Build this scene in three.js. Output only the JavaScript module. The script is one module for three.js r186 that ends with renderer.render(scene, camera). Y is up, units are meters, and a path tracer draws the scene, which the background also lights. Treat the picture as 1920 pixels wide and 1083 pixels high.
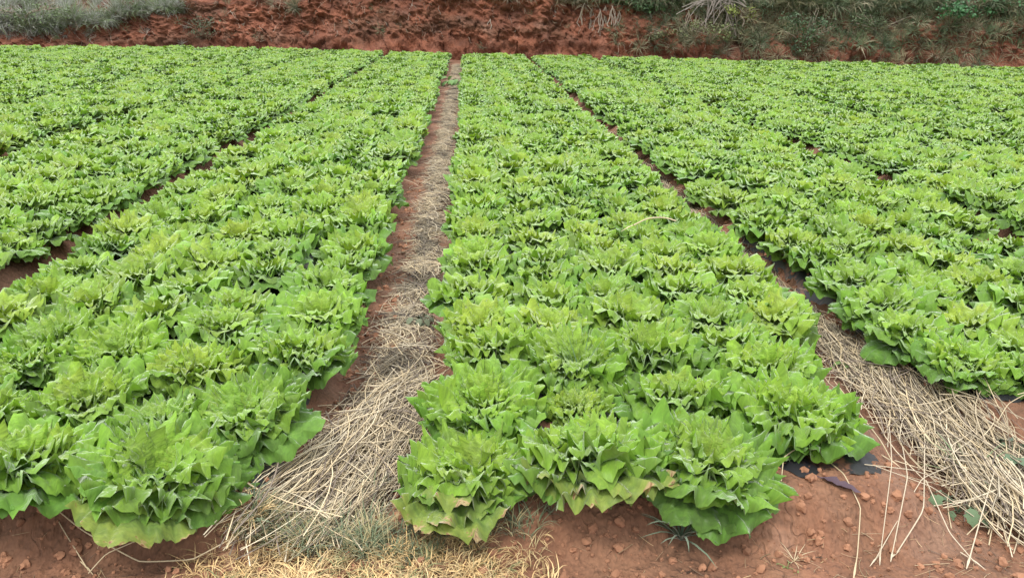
import * as THREE from 'three';
import { mergeGeometries } from 'three/addons/utils/BufferGeometryUtils.js';
import { createNoise2D, createNoise3D } from 'simplex-noise';

// ---------------------------------------------------------------- camera, sky, sun, exposure
const scene = new THREE.Scene();
const camera = new THREE.PerspectiveCamera(40.24, 1024 / 577, 0.05, 400);
const CAM_H = 1.42, D2R = Math.PI / 180;
camera.position.set(0, CAM_H, 0);
camera.rotation.set(-19.69 * D2R, -3.363 * D2R, 1.0 * D2R, 'YXZ');
camera.updateMatrixWorld(true);

const renderer = new THREE.WebGLRenderer({ antialias: true });
renderer.toneMapping = THREE.LinearToneMapping;
renderer.toneMappingExposure = 1.68;
renderer.shadowMap.enabled = true;

function rngOf(seed) { let a = seed >>> 0; return () => { a = (a + 0x6d2b79f5) | 0; let t = Math.imul(a ^ (a >>> 15), 1 | a); t = (t + Math.imul(t ^ (t >>> 7), 61 | t)) ^ t; return ((t ^ (t >>> 14)) >>> 0) / 4294967296; }; }
const n2 = createNoise2D(rngOf(11)), n3 = createNoise3D(rngOf(12));
const clamp = (x, a = 0, b = 1) => Math.min(b, Math.max(a, x)), lerp = (a, b, t) => a + (b - a) * t;
const smooth = (a, b, x) => { const t = clamp((x - a) / (b - a)); return t * t * (3 - 2 * t); };
const fbm = (x, y, o = 4) => { let s = 0, a = 0.5; for (let i = 0; i < o; i++) { s += a * n2(x, y); x = x * 2.03 + 7.1; y = y * 2.03 + 3.7; a *= 0.5; } return s; };
const fbm3 = (x, y, z, o = 4) => { let s = 0, a = 0.5; for (let i = 0; i < o; i++) { s += a * n3(x, y, z); x = x * 2.03 + 7.1; y = y * 2.03 + 3.7; z = z * 2.03 + 1.3; a *= 0.5; } return s; };

// bright overcast sky: the standard overcast luminance (brightest overhead) with soft cloud mottling
const SW = 512, SH = 256, skyData = new Float32Array(SW * SH * 4);
for (let r = 0; r < SH; r++) for (let c = 0; c < SW; c++) {
  const up = ((r + 0.5) / SH - 0.5) * Math.PI, az = ((c + 0.5) / SW) * 2 * Math.PI, y = Math.sin(up);
  const x = Math.cos(az) * Math.cos(up), z = Math.sin(az) * Math.cos(up);
  const m = 1 + 0.13 * fbm3(x * 2.2, y * 4, z * 2.2, 4), L = 1.55 * (1 + 2 * Math.max(0, y)) / 3 * m;
  skyData.set([L * 0.97, L * 1.0, L * 1.05, 1], (r * SW + c) * 4);
}
const sky = new THREE.DataTexture(skyData, SW, SH, THREE.RGBAFormat, THREE.FloatType);
sky.mapping = THREE.EquirectangularReflectionMapping; sky.magFilter = THREE.LinearFilter; sky.needsUpdate = true;
scene.background = sky; scene.environment = sky;

const sun = new THREE.DirectionalLight(new THREE.Color(1.0, 0.96, 0.88), 1.5);
sun.position.set(-7, 22, 3); sun.target.position.set(0, 0, -6);
sun.castShadow = true; sun.shadow.radius = 24; sun.shadow.mapSize.set(2048, 2048);
Object.assign(sun.shadow.camera, { left: -26, right: 26, top: 26, bottom: -26, near: 0.5, far: 80 });
scene.add(sun, sun.target);

// ---------------------------------------------------------------- helpers
const counts = {};
function numbered(name) { const n = counts[name] = (counts[name] ?? -1) + 1; return n ? `${name}_${String(n).padStart(3, '0')}` : name; }
function tag(o, label, category, group, kind) {
  o.name = numbered(o.name); Object.assign(o.userData, { label, category });
  if (group) o.userData.group = group;
  if (kind) o.userData.kind = kind;
  scene.add(o); return o;
}
function mesh(name, geo, mat, parent) { const m = new THREE.Mesh(geo, mat); m.name = name; m.castShadow = m.receiveShadow = true; if (parent) parent.add(m); return m; }
function group(name, x = 0, y = 0, z = 0, turn = 0) { const g = new THREE.Group(); g.name = name; g.position.set(x, y, z); g.rotation.y = turn; return g; }
const lin = (r, g, b) => new THREE.Color().setRGB(r, g, b);
// tileable gradient noise
const tileNoise = (() => {
  const P = new Uint8Array(512), r = rngOf(77), p = [...Array(256).keys()];
  for (let i = 255; i > 0; i--) { const j = Math.floor(r() * (i + 1)); const t = p[i]; p[i] = p[j]; p[j] = t; }
  for (let i = 0; i < 512; i++) P[i] = p[i & 255];
  const g = (h, x, y) => { const a = h * 0.0245436926; return Math.cos(a) * x + Math.sin(a) * y; };
  return (x, y, per, s = 0) => {
    const X = Math.floor(x), Y = Math.floor(y), fx = x - X, fy = y - Y, u = fx * fx * fx * (fx * (fx * 6 - 15) + 10), v = fy * fy * fy * (fy * (fy * 6 - 15) + 10);
    const w = (a) => ((a % per) + per) % per, h = (a, b) => P[(P[(w(a) + s) & 255] + w(b)) & 255];
    return 1.5 * lerp(lerp(g(h(X, Y), fx, fy), g(h(X + 1, Y), fx - 1, fy), u), lerp(g(h(X, Y + 1), fx, fy - 1), g(h(X + 1, Y + 1), fx - 1, fy - 1), u), v);
  };
})();
const tfbm = (u, v, f, o, s = 0) => { let t = 0, a = 0.5; for (let i = 0; i < o; i++) { t += a * tileNoise(u * f, v * f, f, s + i * 17); f *= 2; a *= 0.55; } return t; };
function dataTex(N, fn, srgb, repeat) {
  const d = new Uint8Array(N * N * 4);
  for (let y = 0; y < N; y++) for (let x = 0; x < N; x++) { const c = fn((x + 0.5) / N, (y + 0.5) / N, x, y), i = (y * N + x) * 4; d[i] = clamp(c[0]) * 255; d[i + 1] = clamp(c[1]) * 255; d[i + 2] = clamp(c[2]) * 255; d[i + 3] = 255; }
  const t = new THREE.DataTexture(d, N, N); t.wrapS = t.wrapT = THREE.RepeatWrapping; t.magFilter = THREE.LinearFilter; t.minFilter = THREE.LinearMipmapLinearFilter; t.generateMipmaps = true;
  if (srgb) t.colorSpace = THREE.SRGBColorSpace;
  if (repeat) t.repeat.set(repeat, repeat);
  t.needsUpdate = true; return t;
}

// ---------------------------------------------------------------- materials
// red earth, one tile is 1.5 m
const soilH = new Float32Array(1024 * 1024);
for (let y = 0; y < 1024; y++) for (let x = 0; x < 1024; x++) {
  const u = x / 1024, v = y / 1024, a = tfbm(u, v, 6, 6), cr = Math.abs(tfbm(u, v, 9, 3, 90)), g = tfbm(u, v, 64, 3, 40);
  soilH[y * 1024 + x] = 0.5 + 0.55 * a + 0.2 * Math.max(0, g) - 0.10 * (1 - smooth(0, 0.02, cr)) * smooth(0.12, 0.25, a) + 0.22 * tfbm(u, v, 28, 3, 60);
}
const soilMap = dataTex(1024, (u, v, x, y) => {
  const h = soilH[y * 1024 + x], p = tfbm(u, v, 4, 4, 130), g = tfbm(u, v, 128, 2, 150), t = 0.92 + 0.36 * (h - 0.5) + 0.16 * g, w = smooth(0.05, 0.35, p);
  return [t * lerp(0.80, 0.88, w), t * lerp(0.80, 0.93, w), t * lerp(0.80, 0.98, w)];
}, true);
const soilBump = dataTex(1024, (u, v, x, y) => { const h = soilH[y * 1024 + x]; return [h, h, h]; });
const soilMat = new THREE.MeshStandardMaterial({ color: lin(0.36, 0.172, 0.095), map: soilMap, bumpMap: soilBump, bumpScale: 0.05, roughness: 0.95, vertexColors: true });
const bankMat = new THREE.MeshStandardMaterial({ color: lin(0.36, 0.128, 0.068), map: soilMap, bumpMap: soilBump, bumpScale: 0.09, roughness: 1, vertexColors: true });
const clodMat = new THREE.MeshStandardMaterial({ color: lin(0.29, 0.14, 0.078), roughness: 1 });

// lettuce blade: planar map in leaf coordinates; base of the leaf at (0.5, 0), tip near v = 0.9
const veinCanvas = document.createElement('canvas'); veinCanvas.width = veinCanvas.height = 512;
{
  const c = veinCanvas.getContext('2d'), r = rngOf(5); c.fillStyle = '#000'; c.fillRect(0, 0, 512, 512); c.lineCap = 'round';
  const vein = (x, y, a, len, w, depth) => {
    const n = 14; let px = x, py = y, ang = a;
    for (let i = 0; i < n; i++) {
      const nx = px + Math.sin(ang) * len / n, ny = py + Math.cos(ang) * len / n, k = 1 - i / n;
      c.strokeStyle = `rgba(255,255,255,${(0.25 + 0.65 * k) * (depth ? 0.75 : 1)})`; c.lineWidth = Math.max(1, w * (0.25 + 0.75 * k));
      c.beginPath(); c.moveTo(px, py); c.lineTo(nx, ny); c.stroke(); px = nx; py = ny; ang += (r() - 0.5) * 0.16 - (depth ? 0 : (ang * 0.01));
      if (depth < 1 && i > 0 && r() < (depth ? 0.5 : 0.9)) vein(px, py, ang + (i % 2 ? 1 : -1) * (0.5 + r() * 0.4), len * (0.32 + 0.3 * r()) * (0.6 + 0.4 * k), w * 0.5 * (0.4 + 0.6 * k), depth + 1);
    }
  };
  vein(256, 2, 0, 430, 16, 0);
  for (const a of [-0.35, 0.33, -0.7, 0.68, -1.05, 1.02]) vein(256, 6, a, 380, 9, 1);
}
const veinPx = veinCanvas.getContext('2d').getImageData(0, 0, 512, 512).data;
const veinAt = (x, y) => veinPx[(y * 512 + x) * 4] / 255;
const leafMap = dataTex(512, (u, v, x, y) => {
  const q = veinAt(x, y), b = tfbm(u, v, 7, 4, 200), f = tfbm(u, v, 40, 2, 220), t = 0.84 + 0.20 * b + 0.09 * f;
  return [clamp(t * 0.94 + q * 0.11), clamp(t * 0.97 + q * 0.06), clamp(t * 0.88 + q * 0.2)];
}, true);
const oldLeafMap = dataTex(512, (u, v, x, y) => {
  const q = veinAt(x, y), b = tfbm(u, v, 7, 4, 200), f = tfbm(u, v, 40, 3, 220), s = (u - 0.5) * 2.2, t = v * 1.1, th = Math.atan2(s, t), rr = Math.hypot(s, t) / (0.80 + 0.20 * Math.cos(th));
  const w = smooth(0.95, 1.02, rr + 0.40 * b + 0.12 * f), y2 = smooth(0.5, 0.95, rr + 0.35 * b) * 0.55, k = 0.86 + 0.2 * b + 0.12 * f;
  const gcol = [0.50 * k + q * 0.08, 0.66 * k + q * 0.06, 0.22 * k + q * 0.1], yel = [0.68 * k, 0.70 * k, 0.30 * k], tan = [lerp(0.80, 0.58, smooth(0.1, 0.35, f)) * k, lerp(0.70, 0.42, smooth(0.1, 0.35, f)) * k, lerp(0.50, 0.28, smooth(0.1, 0.35, f)) * k];
  return [0, 1, 2].map((i) => lerp(lerp(gcol[i], yel[i], y2), tan[i], w));
}, true);
const leafBump = dataTex(512, (u, v, x, y) => { const q = veinAt(x, y), b = tfbm(u, v, 22, 3, 240), h = 0.5 + 0.5 * b - 0.08 * q; return [h, h, h]; });
const leafLook = { bumpMap: leafBump, bumpScale: 0.004, roughness: 1, transmission: 0.34, thickness: 0, clearcoat: 0.30, clearcoatRoughness: 0.36, side: THREE.DoubleSide };
const leafMats = [[1, 1, 1], [0.93, 0.97, 0.95], [1.08, 1.02, 0.9], [0.88, 0.95, 1.02], [1.0, 1.05, 0.95]].map((c) => new THREE.MeshPhysicalMaterial({ ...leafLook, map: leafMap, vertexColors: true, color: lin(...c) }));
const fieldLeafMat = leafMats[0];
const oldLeafMat = new THREE.MeshPhysicalMaterial({ ...leafLook, map: oldLeafMap, color: lin(0.95, 0.95, 0.9), clearcoat: 0.2 });

const plant = (r, g, b, o = {}) => new THREE.MeshPhysicalMaterial({ color: lin(r, g, b), roughness: 1, transmission: 0.25, thickness: 0, clearcoat: 0.25, clearcoatRoughness: 0.5, side: THREE.DoubleSide, ...o });
const dry = (r, g, b, o = {}) => new THREE.MeshStandardMaterial({ color: lin(r, g, b), roughness: 0.75, side: THREE.DoubleSide, ...o });
const M = {
  straw: dry(1, 1, 1, { roughness: 0.6 }), stalk: dry(0.50, 0.40, 0.25, { roughness: 0.6 }), stalkPale: dry(0.50, 0.42, 0.30, { roughness: 0.65 }),
  goldGrass: dry(1, 1, 1), weed: plant(0.13, 0.20, 0.10), weedPale: plant(0.17, 0.25, 0.10), weedDark: plant(0.07, 0.14, 0.06), grass: plant(1, 1, 1),
  film: new THREE.MeshPhysicalMaterial({ map: dataTex(512, (u, v) => { const w = smooth(0.12, 0.42, tfbm(u, v, 5, 5, 31) + 0.35 * tfbm(u, v, 60, 2, 33)); return [lerp(0.14, 0.45, w), lerp(0.14, 0.31, w), lerp(0.155, 0.24, w)]; }, true), roughness: 0.5, clearcoat: 0.2, clearcoatRoughness: 0.25, side: THREE.DoubleSide }),
  deadLeaf: dry(0.075, 0.045, 0.06), root: dry(0.30, 0.24, 0.19), shrubDead: dry(0.27, 0.225, 0.20),
};

// ---------------------------------------------------------------- terrain
const bedX = (k) => (k >= 0 ? 0.675 + 1.77 * k : -1.265 + 1.76 * (k + 1)), bedAt = (x) => (x > -0.305 ? Math.max(0, Math.round((x - 0.675) / 1.77)) : Math.min(-1, Math.round((x + 1.265) / 1.76) - 1));
const FRONT = { '-1': -1.86, 0: -1.84, 1: -2.28 };
const frontOf = (k) => FRONT[k] ?? (-1.9 - 0.1 * (k % 2 ? 1 : 0));
const END = [[-16, -22.6], [-12, -22.3], [-7.3, -23.4], [-0.5, -22.1], [3.1, -21.5], [13.6, -19.3], [18, -18.6]];
const endZ = (x) => { if (x <= END[0][0]) return END[0][1]; for (let i = 1; i < END.length; i++) if (x <= END[i][0]) return lerp(END[i - 1][1], END[i][1], (x - END[i - 1][0]) / (END[i][0] - END[i - 1][0])); return END[END.length - 1][1]; };
function bedShape(x, z) {   // 0 in the paths, 1 on a bed
  const k = bedAt(x), d = Math.abs(x - bedX(k)), w = 0.025 * n2(z * 1.3, k * 9.1);
  return smooth(0.79 + w, 0.60 + w, d) * smooth(frontOf(k) + 0.10 + 0.03 * n2(x * 4, 3), frontOf(k) - 0.08, z) * smooth(endZ(x) - 0.3, endZ(x) + 0.1, z);
}
function groundH(x, z) {
  const near = smooth(9, 3, -z);
  return 0.12 * bedShape(x, z) + 0.012 * fbm(x * 2.2, z * 2.2, 3) + near * (0.010 * fbm(x * 9 + 4, z * 9, 3) + 0.013 * Math.max(0, fbm(x * 26, z * 26 + 9, 3)) + 0.006 * Math.max(0, n2(x * 16 + 70, z * 16)) ** 2);
}
const steps = (list) => { const out = []; for (let i = 0; i + 1 < list.length; i++) { const [a, s] = list[i], b = list[i + 1][0], n = Math.max(1, Math.round((b - a) / s)); for (let k = 0; k < n; k++) out.push(a + (b - a) * k / n); } out.push(list[list.length - 1][0]); return out; };
function sheet(xs, zs, at, uvAt, colAt) {
  const nx = xs.length, nz = zs.length, pos = new Float32Array(nx * nz * 3), uv = new Float32Array(nx * nz * 2), col = new Float32Array(nx * nz * 3), idx = new Uint32Array((nx - 1) * (nz - 1) * 6);
  for (let j = 0, p = 0; j < nz; j++) for (let i = 0; i < nx; i++, p++) { const v = at(xs[i], zs[j]); pos.set(v, p * 3); uv.set(uvAt(v, xs[i], zs[j]), p * 2); col.set(colAt(v), p * 3); }
  for (let j = 0, t = 0; j < nz - 1; j++) for (let i = 0; i < nx - 1; i++) { const a = j * nx + i; idx.set([a, a + nx, a + 1, a + 1, a + nx, a + nx + 1], t); t += 6; }
  const g = new THREE.BufferGeometry(); g.setAttribute('position', new THREE.BufferAttribute(pos, 3)); g.setAttribute('uv', new THREE.BufferAttribute(uv, 2)); g.setAttribute('color', new THREE.BufferAttribute(col, 3)); g.setIndex(new THREE.BufferAttribute(idx, 1)); g.computeVertexNormals(); return g;
}
{
  const xs = steps([[-70, 6], [-16, 0.22], [-4, 0.06], [-1.6, 0.016], [2.4, 0.06], [5, 0.22], [18, 6], [70, 6]]), zs = steps([[-40, 4], [-24, 0.3], [-8, 0.08], [-3.6, 0.03], [-2.4, 0.014], [-1.4, 0.08], [1, 1], [30, 1]]);
  const g = sheet(xs, zs, (x, z) => [x, groundH(x, z), z], (v) => [v[0] / 1.5, v[2] / 1.5], (v) => { const a = fbm(v[0] * 0.9 + 20, v[2] * 0.9, 4), t = 1 + 0.22 * a, s = 0.1 * fbm(v[0] * 3, v[2] * 3 + 50, 3); return [t, t * (1 + s), t * (1 + 1.3 * s)]; });
  const m = mesh('ground', g, soilMat); m.userData = { label: 'red brown earth of the field with raised beds and furrows', category: 'ground', kind: 'structure' }; scene.add(m);
}
// the red earth bank that closes the field, with the rough slope above it
const lipH = (x) => 1.35 + 0.52 * smooth(-6, -2, x) - 0.5 * smooth(-7, -12, x) - 0.1 * smooth(4, 7, x) + 0.16 * fbm(x * 0.5, 2.2, 3) + 0.1 * fbm(x * 2, 8.2, 2);
function bankAt(x, s) {   // s: 0..1 up the face, 1..  back over the slope
  const h = lipH(x), zb = endZ(x) - 0.62 - 0.25 * fbm(x * 0.35, 5, 3);
  let y, z;
  if (s <= 1) { const f = smooth(0, 0.2, s); y = -0.05 + (h + 0.05) * (s * 0.8 + 0.2 * f); z = zb - 0.62 * s - 0.25 * (1 - s) * (s) + 0.1 * smooth(0.8, 1, s); }
  else { const b = s - 1; y = h + 0.06 * smooth(0, 0.3, b) + 0.42 * b; z = zb - 0.52 - b; }
  const d = (s <= 1 ? 1 : Math.max(0.25, 1.4 - s * 0.4)) * smooth(0, 0.08, s), r = fbm3(x * 0.9, y * 1.1, 3, 4) * 0.34 + (0.5 - Math.abs(fbm3(x * 2.6, y * 3.2, 9, 4))) * 0.22 + 0.08 * fbm3(x * 9, y * 9, 4, 3) + 0.03 * n3(x * 28, y * 28, 2);
  return [x + 0.06 * n3(x * 3, y * 3, 8) * d, y + (s > 1 ? 0.3 * r * d : 0.10 * r * d), z + r * d];
}
const faceAt = (x, y) => bankAt(x, clamp((y + 0.05) / (lipH(x) + 0.05)));
{
  const xs = steps([[-60, 3], [-14.5, 0.036], [16, 3], [60, 3]]), ss = steps([[0, 0.02], [1, 0.06], [2.2, 0.6], [6, 4], [40, 4]]);
  const g = sheet(xs, ss, bankAt, (v, x, s) => [v[0] / 1.5, (s > 1 ? v[1] + s : v[1]) / 1.5], (v) => { const a = fbm3(v[0] * 0.7, v[1] * 1.6, 5, 4), b = fbm3(v[0] * 0.35 + 9, v[1] * 1.1, 1, 3), t = 1 + 0.6 * a, k = 0.7 * smooth(0.1, 0.4, b); return [t * lerp(1, 0.62, k), t * lerp(1, 0.82, k), t * lerp(1, 0.88, k)]; });
  g.index.array.reverse(); g.computeVertexNormals();
  const m = mesh('earth_bank', g, bankMat); m.userData = { label: 'cut bank of red earth with rough slope above, behind the field', category: 'bank', kind: 'structure' }; scene.add(m);
}

// ---------------------------------------------------------------- lettuces
// One frilled blade: a fan of rays from the leaf base, bent along its length, ruffled towards the margin.
function leafGeo(p, NR, NT) {
  const { L, fan, a0, a1, q = 1, cup = 0, amp, k1, k2, az, rho = 0.012, y0 = 0.01, edge = 0, tilt = 0, seed, col, pw = 2 } = p;
  const S = 24, px = [0], py = [0], ph = [];
  for (let i = 0; i <= S; i++) { const t = i / S, a = a0 + (a1 - a0) * Math.pow(t, q); ph.push(a); if (i < S) { px.push(px[i] + Math.sin(a) * L * 1.12 / S); py.push(py[i] + Math.cos(a) * L * 1.12 / S); } }
  const at = (arr, t) => { const f = clamp(t / (L * 1.12)) * S, i = Math.min(S - 1, Math.floor(f)); return lerp(arr[i], arr[i + 1], f - i); };
  const n = (NR) * (NT + 1) + 1, pos = new Float32Array(n * 3), uv = new Float32Array(n * 2), cl = new Float32Array(n * 3), idx = [], ca = Math.cos(az), sa = Math.sin(az), f1 = seed * 3.7, f2 = seed * 5.3;
  let v = 0;
  const put = (r, th) => {
    const ph1 = th * k1 * 1.5 + f1 + 3.2 * n2(th * 1.3, seed + 61), sway = 0.8 + 0.5 * n2(th * 2.1, seed + 29), frill = Math.sin(k2 * th + f2 + 3 * n2(th * 3, seed + 19)) * (0.65 + 0.5 * n2(th * 4, seed + 23));
    const R = L * (0.82 + 0.15 * Math.cos(th)) * Math.sqrt(Math.max(0.02, 1 - Math.pow(Math.abs(th / fan), 2.6))) * (1 + smooth(0.55, 1, r) * (0.10 * n2(th * 1.7, seed * 7.7) + 0.07 * (Math.sin(ph1) ** 2 - 0.5) + 0.018 * frill));
    // the outer part of the blade rolls about its margin, by turns up and down: the frill
    const r0 = 0.60, l = R * (1 - r0), curl = clamp(amp * 43 * sway * Math.sin(ph1) - 0.55 - edge * 2.0, -2.2, 0.7), x = Math.max(0, r - r0) / (1 - r0), A = Math.abs(curl) < 0.02 ? 0.02 : curl, e = 1.9, ang = A * Math.pow(x, e - 1);
    const adv = x > 0 ? l * x * Math.sin(ang * 0.9) / (ang * 0.9 || 1) : 0, out = x > 0 ? l * x * (1 - Math.cos(ang * 0.9)) / (ang * 0.9 || 1) : 0;
    const t2 = th + 0.25 / k1 * x * Math.cos(ph1) * sway, rad = R * Math.min(r, r0) + adv;
    let s = rad * Math.sin(t2); const t = Math.max(0, rad * Math.cos(t2));
    let d = out + 0.006 * (L / 0.2) * Math.pow(r, 5) * frill;
    d += 0.009 * (L / 0.2) * n2(s * 30 + seed, t * 30) * smooth(0, 0.4, r) + 0.0042 * n2(s * 70, t * 70 + seed) * smooth(0.2, 0.6, r);
    d += cup * s * s / L;
    s *= 1 - 0.35 * Math.min(1, Math.abs(cup) * 0.6) * smooth(0.3, 1, Math.abs(s) / L);
    const a = at(ph, t), X = rho + at(px, t) - Math.cos(a) * d, Y = Math.max(y0 + at(py, t) + Math.sin(a) * d + s * tilt, -0.085 + 0.012 * n2(s * 30, t * 30));
    pos.set([X * ca - s * sa, Y, X * sa + s * ca], v * 3); uv.set([0.5 + s / (2.2 * L), t / (1.1 * L)], v * 2); cl.set(col, v * 3); v++;
  };
  put(0, 0);
  for (let i = 1; i <= NR; i++) for (let j = 0; j <= NT; j++) put(Math.pow(i / NR, 0.65), fan * Math.sin(1.25 * (2 * j / NT - 1)) / Math.sin(1.25));
  for (let j = 0; j < NT; j++) idx.push(0, 1 + j, 2 + j);
  for (let i = 1; i < NR; i++) for (let j = 0; j < NT; j++) { const a = 1 + (i - 1) * (NT + 1) + j, b = a + NT + 1; idx.push(a, b, a + 1, a + 1, b, b + 1); }
  const g = new THREE.BufferGeometry(); g.setAttribute('position', new THREE.BufferAttribute(pos, 3)); g.setAttribute('uv', new THREE.BufferAttribute(uv, 2)); g.setAttribute('color', new THREE.BufferAttribute(cl, 3)); g.setIndex(idx); g.computeVertexNormals(); return g;
}
function lettuceLeaves(seed, NR, NT, few) {   // the list of blades of one head, outermost first
  const r = rngOf(seed * 977 + 3), u = (a, b) => a + (b - a) * r(), out = [], A = D2R;
  const mix = (a, b, t) => a.map((x, i) => lerp(x, b[i], t));
  const cOut = [0.200, 0.395, 0.030], cMid = [0.290, 0.500, 0.024], cIn = [0.345, 0.545, 0.026], cHeart = [0.38, 0.575, 0.036];
  const ring = (n, f) => { const o = u(0, 6.283); for (let i = 0; i < n; i++) out.push({ az: o + (i + u(-0.5, 0.5)) / n * 6.283, seed: u(1, 60), ...f(i) }); };
  const jit = (c) => { const k = u(0.86, 1.14), w = u(0.92, 1.1); return [c[0] * k * w, c[1] * k, c[2] * k * u(0.85, 1.3)]; };
  const kk = [1, 0.9, 0.85][few], leaf = (cls, L, a0, a1, q, cup, amp, k1, pw, edge, col, y0, rho) => ({ cls, L: u(...L), fan: u(1.35, 1.65), a0: u(...a0) * A, a1: u(...a1) * A, q: u(...q), cup: u(...cup), amp: u(...amp), k1: u(...k1) * kk, k2: few ? u(12, 18) : u(36, 52), pw, edge: u(...edge), tilt: u(-0.22, 0.22), col: jit(col), y0, rho });
  ring(few ? 5 : 6, () => leaf(0, [0.19, 0.25], [44, 62], [100, 145], [0.9, 1.6], [-0.3, 0.5], [0.015, 0.025], [7, 10], 2.6, [0.0, 0.2], cOut, 0.012, 0.012));
  ring(few ? 6 : 7, () => leaf(1, [0.19, 0.24], [30, 50], [85, 125], [1.0, 1.8], [-0.3, 0.7], [0.018, 0.030], [8, 12], 2.5, [0.0, 0.26], mix(cOut, cMid, u(0.2, 0.9)), 0.02, 0.018));
  ring(few ? 7 : 8, () => leaf(2, [0.17, 0.22], [20, 42], [90, 138], [1.2, 2.2], [-0.3, 0.8], [0.020, 0.033], [9, 13], 2.4, [0.0, 0.28], mix(cMid, cIn, u(0.0, 0.5)), 0.022, 0.026));
  ring(few ? 7 : 8, () => leaf(3, [0.145, 0.195], [14, 36], [88, 138], [1.3, 2.4], [-0.3, 0.8], [0.020, 0.032], [10, 14], 2.3, [0.0, 0.28], mix(cMid, cIn, u(0.3, 1)), 0.032, 0.034));
  ring(few ? 6 : 7, () => leaf(4, [0.125, 0.165], [8, 30], [80, 135], [1.4, 2.6], [-0.2, 0.9], [0.019, 0.030], [11, 15], 2.2, [0.0, 0.28], mix(cIn, cHeart, u(0.0, 0.8)), 0.045, 0.034));
  ring(few ? 5 : 6, () => leaf(4, [0.105, 0.14], [4, 24], [70, 130], [1.4, 2.4], [0.0, 1.2], [0.018, 0.027], [11, 15], 2.0, [0.0, 0.25], mix(cIn, cHeart, u(0.2, 1)), 0.058, 0.028));
  ring(few ? 3 : 5, () => leaf(4, [0.08, 0.115], [-2, 22], [45, 115], [1.3, 2.2], [0.2, 1.5], [0.016, 0.024], [11, 15], 1.9, [0.0, 0.22], cHeart, 0.07, 0.02));
  return out.map((p) => ({ cls: p.cls, az: p.az, geo: leafGeo(p, NR, NT) }));
}
const HI = [1, 2, 3, 4, 5, 6].map((s) => lettuceLeaves(s, 8, 84, 0));
const MID = [11, 12, 13, 14, 15, 16].map((s) => lettuceLeaves(s, 4, 46, 1)), LOW = [21, 22, 23, 24, 25, 26].map((s) => lettuceLeaves(s, 4, 32, 2));

// every planting place
const view = camera.matrixWorld.clone().invert(), FPX = 541.5 / Math.tan(20.12 * D2R);
function project(x, y, z) { const p = new THREE.Vector3(x, y, z).applyMatrix4(view); return [960 + FPX * p.x / -p.z, 541.5 - FPX * p.y / -p.z, -p.z]; }
const COLS = [-0.60, -0.30, 0.0, 0.30, 0.60], ROW = 0.33;
const spots = [];
{
  const r = rngOf(404);
  for (let k = -9; k <= 9; k++) {
    const rows = Math.floor((frontOf(k) - endZ(bedX(k))) / ROW);
    for (let i = 0; i < rows; i++) for (let c = 0; c < 5; c++) {
      let x = bedX(k) + COLS[c] * 1.02 + (r() - 0.5) * 0.085, z = frontOf(k) - 0.13 - i * ROW + (c % 2 ? 0.08 : -0.08) + (r() - 0.5) * 0.15, s = 0.76 + 0.22 * r(), lean = [(r() - 0.5) * 0.4, (r() - 0.5) * 0.4], turn = r() * 6.283, variant = Math.floor(r() * 6), tint = Math.floor(r() * 5), skip = r() < 0.006 && i > 6;
      if (k === 0 && i === 0) { x = [0.0, 0.335, 0.66, 1.04, 0][c]; z = [-1.97, -1.93, -1.93, -2.20, 0][c]; s = [0.96, 1.06, 1.0, 1.0, 1][c]; skip = c === 4; }
      if (k === 0 && i === 1) { x = [0.05, 0.36, 0.70, 1.10, 0][c]; z = [-2.30, -2.33, -2.28, -2.55, 0][c]; s = c === 1 ? 0.56 : 0.94; skip = c === 4; }
      if (k === 0 && i === 2) { if (c === 3) z -= 0.18; if (c === 1) { x = 0.38; z = -2.60; s = 0.98; } skip = c === 4; }
      if (k === 0 && i > 2 && c === 3) z -= 0.1;
      if (k === -1 && i === 0) { x = [-1.95, -1.58, -1.22, -0.87, 0][c]; z = [-2.06, -1.99, -1.93, -1.92, 0][c]; s = 1.04; skip = c === 4; }
      if (k === -1 && i === 1 && c === 4) { x = -0.70; z = -2.24; s = 0.95; }
      if (k === 1 && i === 0) z -= 0.14;
      if (skip) continue;
      const y = groundH(x, z) - 0.006, [pu, pv, depth] = project(x, y + 0.15, z), m = 0.22 * FPX / depth;
      if (depth < 0.5 || pu < -m - 40 || pu > 1920 + m + 40 || pv > 1083 + m + 60) continue;
      spots.push({ k, i, c, x, y, z, s, lean, turn, variant, tint, depth, seen: pu > -m * 0.55 && pu < 1920 + m * 0.55 && pv < 1083 + m * 0.5 });
    }
  }
}
const WORDS = ['front', 'second', 'third', 'fourth', 'fifth', 'sixth', 'seventh', 'eighth', 'ninth', 'tenth', 'eleventh', 'twelfth', 'thirteenth', 'fourteenth', 'fifteenth', 'sixteenth', 'seventeenth', 'eighteenth', 'nineteenth', 'twentieth', 'twenty-first', 'twenty-second', 'twenty-third', 'twenty-fourth', 'twenty-fifth'];
const PLACE = ['first', 'second', 'third', 'fourth', 'fifth'];
const BEDS = { 0: 'centre bed', '-1': 'first bed left of straw path', 1: 'first bed right of centre', '-2': 'second bed left of straw path', 2: 'second bed right of centre', '-3': 'third bed left of straw path', 3: 'third bed right of centre', '-5': 'fifth bed left of straw path', 5: 'fifth bed right of centre', '-4': 'fourth bed left of straw path', 4: 'fourth bed right of centre' };
spots.sort((a, b) => a.depth - b.depth);
const ours = spots.filter((s) => s.seen).slice(0, 300), single = new Set(ours);
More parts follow.
